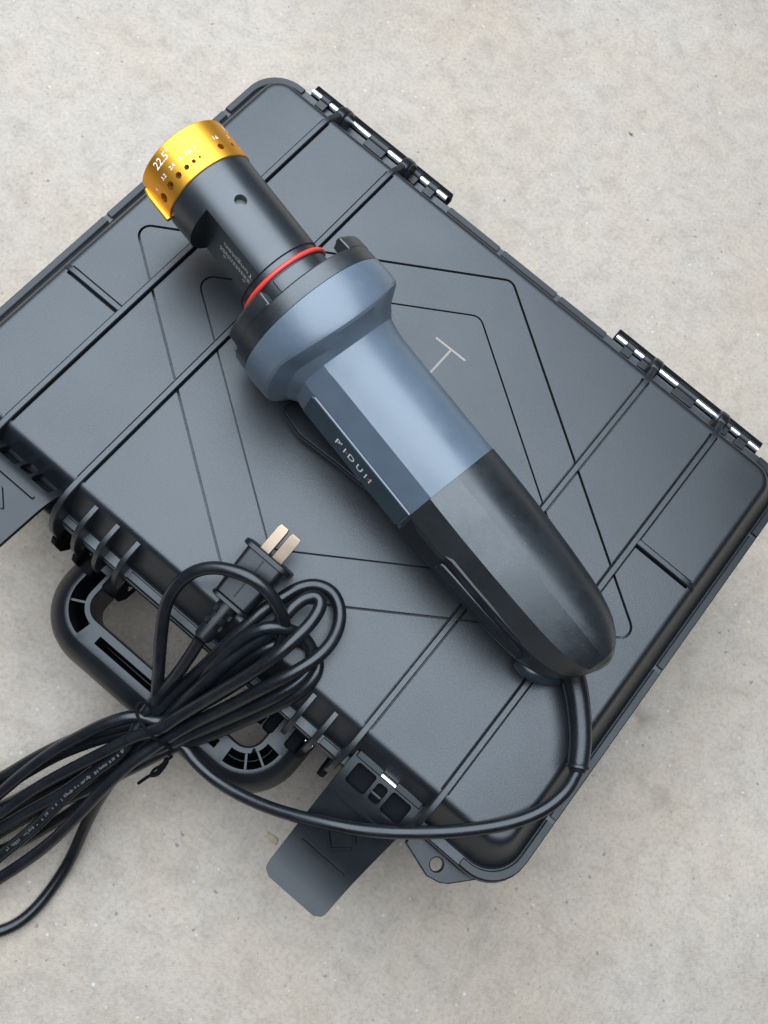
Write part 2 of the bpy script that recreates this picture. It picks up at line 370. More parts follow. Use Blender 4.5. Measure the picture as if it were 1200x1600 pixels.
# perforated corner lugs
for sg in (1, -1):
    bm = bmesh.new()
    poly = [(132, -124), (133.5, -137.5), (150, -142.6), (156.5, -141.2), (160, -139), (170, -128.5), (172, -118)]
    poly = [(sg * x, y) for x, y in poly]
    prism(bm, poly, -31.5, -27.5)
    o = obj('corner_lug', bm, M_smooth, case, 30)
    cb = bmesh.new(); prism(cb, [(sg * 150.6 + 3.1 * math.cos(a * math.pi / 12), -135.8 + 3.1 * math.sin(a * math.pi / 12)) for a in range(24)], -40, -20)
    cut(o, [cb]); finish(o, 30, bevel=0.5)

# hinges: steel pin showing between the knuckles, dark outer strip on the base
for sg in (-1, 1):
    c0 = sg * 106.8
    bm = bmesh.new(); box(bm, c0 - 48.5, c0 + 48.5, 130.5, 133.2, -24, -20.5); box(bm, c0 - 48.5, c0 + 48.5, 134.2, 138.2, -26, -19.2)
    hg = obj('hinge', bm, M_dark, case, 30, bevel=0.4)
    bm = bmesh.new(); tube(bm, [V(c0 - 47.5, 132.3, -18.2), V(c0 + 47.5, 132.3, -18.2)], 1.75, 14)
    obj('hinge_pin', bm, M_steel, hg, 40)
    for a, b in ((-6.4, 6.4), (-29.5, -24.8), (24.8, 29.5), (-41, -35.2), (35.2, 41)):
        bm = bmesh.new(); tube(bm, [V(c0 + a, 132.2, -18), V(c0 + b, 132.2, -18)], 2.7, 16); box(bm, c0 + a, c0 + b, 125.5, 131.6, -20.2, -16.6)
        obj('hinge_knuckle', bm, M_smooth, hg, 40, bevel=0.3)
    for a in (-22.0, 22.0):
        bm = bmesh.new(); w = 2.9
        pr = [(119, -9), (123, -4.2), (127.5, -5.0), (131.5, -8.6), (134.6, -14.0), (135.4, -20), (129, -21), (120, -18)]
        ngon_prism(bm, [V(c0 + a - w, v, z) for v, z in pr], [V(c0 + a + w, v, z) for v, z in pr])
        obj('hinge_lug', bm, M_smooth, hg, 40, bevel=1.3)

# carrying handle folded flat, its top face cored out
def arc(cx, cy, r, a0, a1, k): return [(cx + r * math.cos(math.radians(a0 + (a1 - a0) * i / k)), cy + r * math.sin(math.radians(a0 + (a1 - a0) * i / k))) for i in range(k + 1)]
RC = 16.0; AX = 60.5; AY = -160.2
hpath = [(-AX, -126), (-AX, -134)] + arc(-AX + RC, AY + RC, RC, 180, 270, 12) + [(-20, AY), (0, AY), (20, AY)] + arc(AX - RC, AY + RC, RC, 270, 360, 12) + [(AX, -134), (AX, -126)]
def hsweep(bm, path, sec):
    rings = []
    for i, p in enumerate(path):
        a = Vector(path[max(i - 1, 0)]); b = Vector(path[min(i + 1, len(path) - 1)]); t = (b - a).normalized(); nx, ny = t.y, -t.x   # outward
        rings.append([V(p[0] + nx * s, p[1] + ny * s, z) for s, z in sec])
    loft(bm, rings)
bm = bmesh.new()
hsweep(bm, hpath, [(-7.2, -43.6), (-6.6, -43.0), (5.0, -43.0), (5.8, -43.4), (9.2, -45.6), (12.2, -49.5), (14.0, -54.5), (14.8, -62), (13.2, -73), (8, -80), (-3, -80), (-7.6, -76), (-7.8, -58)])
handle = obj('handle', bm, M_smooth, case, None)
def pocket(path, s0, s1, depth):
    cb = bmesh.new(); mid = (s0 + s1) / 2; hsweep(cb, path, [(s0, -40), (s1, -40), (s1, -48), (mid + .25, -43 - depth), (mid - .25, -43 - depth), (s0, -48)]); return cb
lc = [p for p in hpath[1:15]]; rc_ = [p for p in hpath[17:31]]
def trim(path, a, b): return path[a:b]
cut(handle, [pocket(trim(hpath, 1, 14), -4.2, 3.4, 34), pocket(trim(hpath, 18, 31), -4.2, 3.4, 34), pocket([(-38.0, AY), (-36, AY), (0, AY), (36, AY), (38, AY)], -2.9, 1.5, 34)])
finish(handle, 35)
for ang, cx, s_ in ((208, -AX + RC, 1), (332, AX - RC, 1), (306, AX - RC, 1)):
    bm = bmesh.new(); a = math.radians(ang); dx, dy = math.cos(a), math.sin(a); cy = AY + RC
    p0 = Vector((cx + dx * (RC - 4.3), cy + dy * (RC - 4.3))); p1 = Vector((cx + dx * (RC + 3.5), cy + dy * (RC + 3.5))); nn = Vector((-dy, dx)) * 0.55
    prism(bm, [p0 - nn, p1 - nn, p1 + nn, p0 + nn], -74, -45.2)
    obj('divider', bm, M_smooth, handle, 30)
# pivot blocks and pivot pins where the handle meets the base
for sg in (-1, 1):
    bm = bmesh.new(); tube(bm, [V(sg * 44, -131, -46), V(sg * 73.5, -131, -46)], 2.0, 12)
    obj('pivot_pin', bm, M_steel, handle, 40)
    for u0, u1 in ((48.4, 54.6), (62.0, 68.8)):
        bm = bmesh.new(); box(bm, sg * u0 if sg > 0 else -u1, sg * u1 if sg > 0 else -u0, -140, -124, -58, -41)
        obj('pivot_block', bm, M_dark, case, 30, bevel=1.6)

# latches: hinged plate with three windows, steel pin, embossed diamond
def latch(cx, y0, path, label=None):
    """plate of 66 mm running outwards (-y); path = (distance along the plate, outwards, z) knots"""
    hw = 19.4
    kn = catmull([Vector(p) for p in path], 10)
    def prof(y):
        for a, b in zip(kn, kn[1:]):
            if y <= b.x or b is kn[-1]:
                t = (y - a.x) / max(b.x - a.x, 1e-6); d = Vector((b.y - a.y, b.z - a.z)).normalized(); return a.y + (b.y - a.y) * t, a.z + (b.z - a.z) * t, Vector((-d.y, d.x))
    def P(x, y, h):     # x across, y along the plate, h above its mid plane
        o_, z, n_ = prof(y); wdt = 1 - 0.12 * max(0, (y - 14)) / 52
        return V(cx + x * wdt, y0 - (o_ + n_.x * h), z + n_.y * h)
    nx, ny = 20, 40
    bm = bmesh.new(); top = {}; bot = {}
    ys = [66.0 * j / ny for j in range(ny + 1)]
    for j, y in enumerate(ys):
        r = 4.5; e = 66.0 - y; lim = hw
        if e < r: lim = hw - r + math.sqrt(max(0, r * r - (r - e) ** 2))
        for i in range(nx + 1):
            x = -lim + 2 * lim * i / nx
            top[i, j] = bm.verts.new(P(x, y, 1.7)); bot[i, j] = bm.verts.new(P(x, y, -1.7))
    for j in range(ny):
        for i in range(nx):
            bm.faces.new((top[i, j], top[i + 1, j], top[i + 1, j + 1], top[i, j + 1])); bm.faces.new((bot[i, j], bot[i, j + 1], bot[i + 1, j + 1], bot[i + 1, j]))
    for j in range(ny):
        bm.faces.new((top[0, j], top[0, j + 1], bot[0, j + 1], bot[0, j])); bm.faces.new((top[nx, j], bot[nx, j], bot[nx, j + 1], top[nx, j + 1]))
    for i in range(nx):
        bm.faces.new((top[i, 0], bot[i, 0], bot[i + 1, 0], top[i + 1, 0])); bm.faces.new((top[i, ny], top[i + 1, ny], bot[i + 1, ny], bot[i, ny]))
    pl = obj('latch', bm, M_smooth, case, None)
    cbs = []
    for x0, x1, ya, yb in ((-15.6, -4.6, 3.2, 13.2), (-2.9, 2.9, 4.2, 12.6), (4.6, 15.6, 3.2, 13.2)):
        cb = bmesh.new(); pts = [((x0 + x1) / 2 + a, (ya + yb) / 2 + b) for a, b in rrect((x1 - x0) / 2, (yb - ya) / 2, 1.5, 4)]
        ngon_prism(cb, [P(x, y, -8) for x, y in pts], [P(x, y, 8) for x, y in pts]); cbs.append(cb)
    cut(pl, cbs); finish(pl, 32)
    if label: pl['label'] = label
    # added black sheet just under the windows, standing in for their inner shade
    bm = bmesh.new(); ngon_prism(bm, [P(-17, 1.6, -3.2), P(17, 1.6, -3.2), P(17, 15, -3.2), P(-17, 15, -3.2)], [P(-17, 1.6, -2.2), P(17, 1.6, -2.2), P(17, 15, -2.2), P(-17, 15, -2.2)])
    obj('latch_shade_sheet', bm, M_dark, pl, 30)
    bm = bmesh.new(); ngon_prism(bm, [P(-18.4, -1.2, -2.8), P(-4, -1.2, -2.8), P(-4, 2.2, -2.8), P(-18.4, 2.2, -2.8)], [P(-18.4, -1.2, 2.6), P(-4, -1.2, 2.6), P(-4, 2.2, 2.6), P(-18.4, 2.2, 2.6)])
    obj('latch_lip', bm, M_smooth, pl, 30, bevel=0.5)
    bm = bmesh.new(); ngon_prism(bm, [P(4, -1.2, -2.8), P(18.4, -1.2, -2.8), P(18.4, 2.2, -2.8), P(4, 2.2, -2.8)], [P(4, -1.2, 2.6), P(18.4, -1.2, 2.6), P(18.4, 2.2, 2.6), P(4, 2.2, 2.6)])
    obj('latch_lip', bm, M_smooth, pl, 30, bevel=0.5)
    bm = bmesh.new(); tube(bm, [P(-4.2, 1.6, 0.6), P(4.2, 1.6, 0.6)], 1.7, 12); obj('latch_pin', bm, M_steel, pl, 40)
    bm = bmesh.new(); tube(bm, [P(-2.6, 10.2, -1.6), P(2.6, 10.2, -1.6)], 1.2, 12); obj('spring_bar', bm, M_smooth, pl, 40)
    def ridge(pts, w=0.95, h=1.5):
        bm = bmesh.new(); n = len(pts)
        for a in range(n - 1):
            p0 = Vector(pts[a]); p1 = Vector(pts[a + 1]); t = (p1 - p0).normalized(); nn = Vector((-t.y, t.x)) * w
            q = [p0 - nn, p1 - nn, p1 + nn, p0 + nn]; q2 = [p0 - nn * .5, p1 - nn * .5, p1 + nn * .5, p0 + nn * .5]
            ngon_prism(bm, [P(v.x, v.y, 1.35) for v in q], [P(v.x, v.y, 1.5 + h) for v in q2])
        return obj('embossed_line', bm, M_smooth, pl, 30)
    ridge([(-13.5, 19.0), (13.5, 19.0)]); ridge([(-13.5, 45.0), (13.5, 45.0)])
    ridge([(-7.5, 31.0), (0, 24.5), (7.5, 31.0)]); ridge([(-7.5, 33.2), (0, 39.7), (7.5, 33.2)])
    return pl
latch(108.2, -121.0, [(-6, -5.8, -12.0), (0, 0, -13.2), (12, 12.0, -16.4), (30, 29.8, -25.6), (46, 45.6, -32.6), (58, 58.0, -35.2), (66, 66.8, -35.0), (70, 71, -34.6)], 'latch flap hanging open over the concrete')
latch(-107.0, -119.0, [(-6, -3.6, -18.5), (0, 0.2, -13.6), (7, 3.4, -7.4), (14, 8.2, -2.4), (20, 13.8, -0.4), (30, 23.7, 0.2), (50, 43.7, 1.0), (66, 59.7, 1.2), (70, 63.7, 1.2)], 'latch flap sticking straight out beyond the picture edge')

# cream letter mark scratched into the lid
bm = bmesh.new(); prism(bm, [(-9.3, 54.5), (9.3, 54.9), (9.3, 56.0), (-9.3, 55.6)], 0.0, 0.12)
prism(bm, [(-0.3, 28.0), (0.8, 28.0), (1.0, 54.6), (-0.1, 54.55)], 0.0, 0.1)
obj('letter_mark', bm, M_cream, lid, 30)

# ------------------------------------------------------------------ the tungsten grinder
A = Vector((-42.62, 3.44, 38.6)); D = Vector((0.98064, -0.17434, -0.08919)).normalized()
SD = Vector((0, 0, 1)).cross(D).normalized(); UP = D.cross(SD)
tool = thing('tungsten_grinder', 'handheld electric grinder with orange ring, blue-grey neck and black rear, lying across the case lid', 'power tool', V(A.x, A.y, 0))
def Q(s, y, h):
    p = A + D * s + SD * y + UP * h; return V(p.x, p.y, p.z)
def QC(s, r, deg): a = math.radians(deg); return Q(s, r * math.sin(a), r * math.cos(a))
def lathe(bm, prof, n=72, a0=0.0, a1=360.0):
    full = abs(a1 - a0 - 360) < 1e-6; k = n if full else n + 1
    rings = [[bm.verts.new(QC(s, r, a0 + (a1 - a0) * i / n)) for i in range(k)] for s, r in prof]
    for a, b in zip(rings, rings[1:]):
        for i in range(n): bm.faces.new((a[i], a[(i + 1) % k], b[(i + 1) % k], b[i]))
    return rings
def lathe_solid(bm, prof, n=72):
    rings = lathe(bm, prof, n); bm.faces.new(rings[0][::-1]); bm.faces.new(rings[-1])
def sector(bm, prof, a0, a1, n=12):
    """closed (s, r) profile swept between two angles"""
    loft(bm, [[QC(s, r, a0 + (a1 - a0) * i / n) for s, r in prof] for i in range(n + 1)])
# barrel
bm = bmesh.new()
lathe_solid(bm, [(-98.5, 12), (-98.5, 19.8), (-80.2, 19.8), (-80.0, 21.7), (-70.5, 21.6), (-31.5, 21.3), (-31.0, 20.5), (-28.6, 20.5), (-28.2, 21.2), (-12, 21.2), (-12, 10)])
barrel = obj('barrel', bm, M_anod, tool, 30)
def radial_cyl(s, deg, r, r0, r1, n=20):
    cb = bmesh.new(); a = math.radians(deg); rad = SD * math.sin(a) + UP * math.cos(a); tan = SD * math.cos(a) - UP * math.sin(a)
    c = A + D * s; ring = lambda rr: [V(*(c + rad * rr + (D * math.cos(t) + tan * math.sin(t)) * r)) for t in [2 * math.pi * k / n for k in range(n)]]
    ngon_prism(cb, ring(r0), ring(r1)); return cb
cb = bmesh.new(); ngon_prism(cb, [Q(-66.8, -40, -40), Q(-66.8, -12.6, -40), Q(-66.8, -12.6, 40), Q(-66.8, -40, 40)], [Q(-31.6, -40, -40), Q(-31.6, -12.6, -40), Q(-31.6, -12.6, 40), Q(-31.6, -40, 40)])
cut(barrel, [radial_cyl(-60.7, 1.0, 2.75, 14.5, 30), cb]); finish(barrel, 30)
obj('set_screw', radial_cyl(-60.7, 1.0, 2.6, 14.0, 17.6), M_screw, barrel, 40)
# orange ring: sleeve with an opening and a row of electrode holes
bm = bmesh.new()
sector(bm, [(-99.8, 20.0), (-99.8, 22.0), (-99.4, 22.4), (-80.4, 22.4), (-80.0, 22.0), (-80.0, 20.0)], -88, 236, 108)
ring = obj('angle_ring', bm, M_orange, tool, None)
HOLES = [(-70.3, 2.1), (-51.2, 1.8), (-35.7, 1.45), (-23, 1.15), (-13, 0.9), (-4.9, 0.55), (24.4, 1.5), (45.3, 1.2), (62, 0.9)]
hb = bmesh.new()
for dg_, r in HOLES:
    t = radial_cyl(-85.5, dg_, r, 18.5, 27); me_ = bpy.data.meshes.new('t'); t.to_mesh(me_); t.free(); hb.from_mesh(me_); bpy.data.meshes.remove(me_)
cut(ring, [hb]); finish(ring, 30)
bm = bmesh.new(); sector(bm, [(-97.0, 21.8), (-97.0, 23.2), (-92.5, 24.2), (-79.6, 24.2), (-79.6, 21.8)], -94.5, -88.4, 4)
obj('ring_edge', bm, M_orange, ring, 30, bevel=0.4)
# printed figures wrapped on cylinders
def text_mesh(body, size, bold=0.0):
    cu = bpy.data.curves.new('t', 'FONT'); cu.body = body; cu.size = size; cu.align_x = 'CENTER'; cu.align_y = 'CENTER'; cu.offset = bold; cu.resolution_u = 3
    o = bpy.data.objects.new('t', cu); COL.objects.link(o); bpy.context.view_layer.update()
    me = bpy.data.meshes.new_from_object(o.evaluated_get(bpy.context.evaluated_depsgraph_get()))
    bpy.data.objects.remove(o); bpy.data.curves.remove(cu); return me
def wrap_text(name, body, size, s, deg, r, material, parent, bold=0.02, rot=0):
    """text reads along the circumference (towards +angle), tops towards -s; rot=90 reads along the axis"""
    me = text_mesh(body, size, bold); bm = bmesh.new(); bm.from_mesh(me); bpy.data.meshes.remove(me)
    for v in bm.verts:
        x, y = v.co.x, v.co.y
        if rot == 0: v.co = QC(s - y, r, deg + math.degrees(x / r))
        elif rot == 180: v.co = QC(s - x, r, deg - math.degrees(y / r))
        else: v.co = QC(s + x, r, deg + math.degrees(y / r))
    return obj(name, bm, material, parent, None, recalc=False)
wrap_text('printed_figure', '22.5°', 4.9, -95.5, -38.9, 22.48, M_white, ring, 0.02)
for t, dg_ in (('4', -70.6), ('3.2', -50.9), ('2.4', -35.2), ('2', -22.8), ('1.6', -12.3), ('1', -3.1), ('1.6', 25.8), ('2', 48.4)):
    wrap_text('printed_figure', t, 2.5, -90.1, dg_, 22.48, M_white, ring, 0.015)
wrap_text('printed_figure', '15°', 5.2, -95.6, 62, 22.48, M_white, ring, 0.04)
def flat_text(body, size, s0, h0, sx=1.0):
    me = text_mesh(body, size, 0.03); bm = bmesh.new(); bm.from_mesh(me); bpy.data.meshes.remove(me)
    for v in bm.verts: v.co = Q(s0 - v.co.x * sx, -12.68, h0 - v.co.y)
    return obj('printed_name', bm, M_greyprint, barrel, None, recalc=False)
flat_text('Tungsten', 6.4, -44.6, 6.6, 0.84)
# rows of print too small to read, as fine dashes
bm = bmesh.new()
for h_, dens in ((0.5, 0.95), (-1.6, 0.9), (-5.2, 0.35)):
    s_ = -57.0
    while s_ < -32:
        w = random.uniform(0.7, 2.0)
        if random.random() < dens: bm.faces.new([bm.verts.new(Q(a, -12.66, b)) for a, b in ((s_, h_), (s_ + w, h_), (s_ + w, h_ + 1.2), (s_, h_ + 1.2))])
        s_ += w + 0.5
obj('fine_print', bm, M_greyprint, barrel, None, recalc=False)
# red sealing ring
bm = bmesh.new()
rings_ = []
for k in range(72):
    rings_.append([QC(-27.0 + 1.1 * math.cos(2 * math.pi * j / 12), 21.7 + 1.1 * math.sin(2 * math.pi * j / 12), 5 * k) for j in range(12)])
rs = [[bm.verts.new(p) for p in r] for r in rings_]
for k in range(72):
    a, b = rs[k], rs[(k + 1) % 72]
    for j in range(12): bm.faces.new((a[j], a[(j + 1) % 12], b[(j + 1) % 12], b[j]))
obj('sealing_ring', bm, M_red, tool, 60)
# raised keys on the barrel behind the seal
bm = bmesh.new()
sector(bm, [(-25.2, 20), (-25.2, 22.6), (-12, 23.0), (-12, 20)], -29, 26, 20); obj('key', bm, M_anod, barrel, 30, bevel=0.5)
# bayonet collar with lugs
bm = bmesh.new()
lathe_solid(bm, [(-7.3, 20), (-7.3, 38.1), (-14.2, 37.6), (-14.9, 36.9), (-15.1, 35), (-15.1, 30), (-9, 29), (-9, 20)])
collar = obj('collar', bm, M_rear, tool, 30)
for a0, a1 in ((33, 80), (-80, -35), (118, 160), (200, 242)):
    bm = bmesh.new(); sector(bm, [(-20.6, 34.0), (-21.2, 34.8), (-21.2, 36.6), (-20.4, 37.4), (-14.6, 37.9), (-12, 35.6), (-12, 31), (-20, 31.5)], a0, a1, 16)
    obj('collar_lug', bm, M_rear, collar, 30, bevel=0.6)
bm = bmesh.new(); sector(bm, [(-20.4, 31.4), (-21.9, 32), (-21.9, 34.2), (-20.4, 34.6)], -72, -60, 4); obj('spring_clip', bm, M_steel, collar, 30)
# blue-grey gear housing: flare, chamfer and faceted neck
SEC = [(-9, 26.2), (-1, 27.2), (6, 25.9), (12, 22.9), (17.6, 18.2), (22, 12), (24.4, 4.8), (24.5, -4), (22, -12.4), (16, -19.4), (8, -23.8), (-2, -25.0), (-12, -23.8), (-20, -19.6), (-25.5, -13), (-28.0, -5), (-27.9, 1), (-25.5, 12.5), (-17.6, 22.9)]
SEC2 = [(-4.5, 27.2), (1.5, 26.7), (7, 25.1), (12.4, 22.2), (17.6, 17.8), (22, 11.8), (24.4, 4.8), (24.5, -4), (22, -12.4), (16, -19.4), (8, -23.8), (-2, -25.0), (-12, -23.8), (-20, -19.6), (-25.5, -13), (-28.0, -5), (-27.9, 1), (-25.8, 12.3), (-17.9, 22.6)]
def dense(sec, k=4, sharp=(17, 18)):
    """smooth between the sharp corners"""
    n = len(sec); out = []
    for i in range(n):
        p1 = Vector(sec[i]); p2 = Vector(sec[(i + 1) % n])
        p0 = Vector(sec[i - 1]); p3 = Vector(sec[(i + 2) % n])
        s1 = i in sharp; s2 = ((i + 1) % n) in sharp
        if s1: p0 = p1 * 2 - p2
        if s2: p3 = p2 * 2 - p1
        if (s1 and s2) or i == 16:
            for j in range(k): out.append(p1.lerp(p2, j / k))
            continue
        for j in range(k):
            t = j / k
            out.append(0.5 * ((2 * p1) + (p2 - p0) * t + (2 * p0 - 5 * p1 + 4 * p2 - p3) * t * t + (3 * p1 - p0 - 3 * p2 + p3) * t ** 3))
    return out
DS = dense(SEC); DS2 = dense(SEC2, 4, (0, 17, 18))
def neck_ring(s, k=1.0, kh=1.0, dy=0, dh=0, sec=None): return [Q(s, p.x * k + dy, p.y * kh + dh) for p in (sec or DS)]
def circ_ring(s, r, blend=0.0, skew=0.0):
    """ring of the flare; skew pulls its rear edge forward on both sides"""
    out = []
    for p in DS:
        a = math.atan2(p.x, p.y); c = Vector((r * math.sin(a), r * math.cos(a))); q = c.lerp(p, blend)
        k = math.sin(a) ** 2 if a > -1.0 else 0.708 - 0.35 * min(1, (-1.0 - a) / 0.9)
        if a > 1.57: k = 1 - 0.6 * min(1, (a - 1.57) / 1.3)
        out.append(Q(s - skew * k, q.x, q.y))
    return out
bm = bmesh.new()
loft(bm, [circ_ring(-7.2, 37.9), circ_ring(-6.9, 38.3), circ_ring(-3, 38.6), circ_ring(1.5, 38.6, 0, 1.0), circ_ring(9.8, 38.4, 0, 6.6), circ_ring(11.8, 37.8, 0, 7.6), circ_ring(12.9, 36.8, 0, 8.0), circ_ring(15.6, 32.0, 0.2, 6.0), circ_ring(18.4, 28.6, 0.6, 3.0), neck_ring(21, 1.02, 1.02), neck_ring(24.5, 1.0, 1.0), neck_ring(50), neck_ring(72), neck_ring(80), neck_ring(88.0), neck_ring(88.2, .97, .97)])
neck = obj('gear_housing', bm, M_blue, tool, 20)
# label panel let into the neck's side, with its lettering
def on_side(s, t, lift):
    """t runs 0 at the facet edge to 1 at the widest point, down the side"""
    a = Vector((-25.5, 12.5)); b = Vector((-27.9, 1.0)); p = a.lerp(b, t); nrm_ = Vector((-(a.y - b.y), a.x - b.x)).normalized()
    if nrm_.x > 0: nrm_ = -nrm_
    p = p + nrm_ * lift; return Q(s, p.x, p.y)
bm = bmesh.new()
ngon_prism(bm, [on_side(22, .12, -.5), on_side(87.5, .12, -.5), on_side(87.5, 1.45, -.5), on_side(22, 1.45, -.5)], [on_side(22.6, .18, .7), on_side(87, .18, .7), on_side(87, 1.4, .7), on_side(22.6, 1.4, .7)])
panel = obj('label_panel', bm, M_panel, neck, 30, bevel=0.25)
bm = bmesh.new()
ngon_prism(bm, [on_side(24, .02, .2), on_side(87.8, .02, .2), on_side(87.8, .12, .2), on_side(24, .12, .2)], [on_side(24, .03, .9), on_side(87.8, .03, .9), on_side(87.8, .10, .9), on_side(24, .10, .9)])
obj('panel_trim', bm, M_blue, neck, 30)
def side_text(body, s0, size, t0, material, name):
    me = text_mesh(body, size, 0.03); bm = bmesh.new(); bm.from_mesh(me); bpy.data.meshes.remove(me)
    for v in bm.verts: v.co = on_side(s0 + v.co.x, t0 - v.co.y / 11.7, 0.75)
    return obj(name, bm, material, panel, None, recalc=False)
side_text("P' I D U I I", 54.5, 5.6, 0.80, M_white, 'printed_name')
side_text('•', 50.0, 6, 0.80, M_redprint, 'printed_dot'); side_text('•', 65.0, 7, 0.80, M_redprint, 'printed_dot')
# black rear housing
bm = bmesh.new()
prof = [(87.9, .975, .975, 0), (88.1, 1.015, 1.015, 0), (95, 1.02, 1.015, 0), (110, 1.02, 1.01, 0), (128, 1.0, 1.0, 0), (145, .965, .985, 0), (158, .925, .96, 0), (166, .885, .94, 0), (172, .83, .915, 0), (177.5, .755, .885, .2), (182, .65, .84, .4), (185.5, .52, .78, .6), (188, .38, .70, .8), (189.6, .22, .58, 1.0), (190.2, .08, .42, 1.0)]
loft(bm, [neck_ring(s, k, kh, 0, 0, DS2) for s, k, kh, dh in prof])
rear = obj('rear_housing', bm, M_rear, tool, 14)
# grip rib and glossy slide switch let into the rear housing's left side
def rear_side(s, t, lift):
    k = 1.0 if s < 128 else 1.0 - (s - 128) / 38 * 0.115
    a = Vector((-25.5, 12.5)) * k; b = Vector((-27.9, 1.0)) * k; p = a.lerp(b, t); n_ = Vector((-(a.y - b.y), a.x - b.x)).normalized()
    if n_.x > 0: n_ = -n_
    p = p + n_ * lift; return Q(s, p.x, p.y)
def side_strip(pts, lift0, lift1, inset=.03):
    bm = bmesh.new(); rings = []
    for s, ta, tb in pts: rings.append([rear_side(s, ta, lift0), rear_side(s, ta + inset, lift1), rear_side(s, tb - inset, lift1), rear_side(s, tb, lift0)])
    loft(bm, rings); return bm
obj('grip_pad', side_strip([(89.5, .1, 1.4), (104, .1, 1.4), (109, -.02, 1.4), (114, -.22, 1.4), (140, -.22, 1.4), (158, -.15, 1.3), (166, .1, 1.2)], -1.0, 0.7, .05), M_smooth, rear, 30, bevel=0.3)
sw = obj('slide_switch', side_strip([(112, .42, .95), (114, .32, 1.0), (162, .32, 1.0), (164, .42, .95)], .4, 1.9, .08), M_rubber, rear, 30, bevel=0.5)
# black paddle under the neck, just clear of the lid
bm = bmesh.new(); prism(bm, [(-38.5, -26.5), (-36, -29), (-24, -32.3), (-3, -31.4), (20, -31.2), (30, -29), (30, -12), (-34, -12)], 6.2, 10.4)
obj('paddle_switch', bm, M_smooth, tool, 30, bevel=0.8)
# cable clamp nub beneath the tail
bm = bmesh.new()
pts = catmull([V(118, -47.5, 9), V(122, -47.6, 10.6), V(127, -46.6, 11.4), V(133, -44.4, 10.2), V(138, -41.5, 7)], 4)
tube(bm, pts, [1.2 + 3.4 * math.sin(math.pi * (0.12 + 0.76 * i / (len(pts) - 1))) for i in range(len(pts))], 16)
obj('cable_clamp', bm, M_strain, rear, 50)

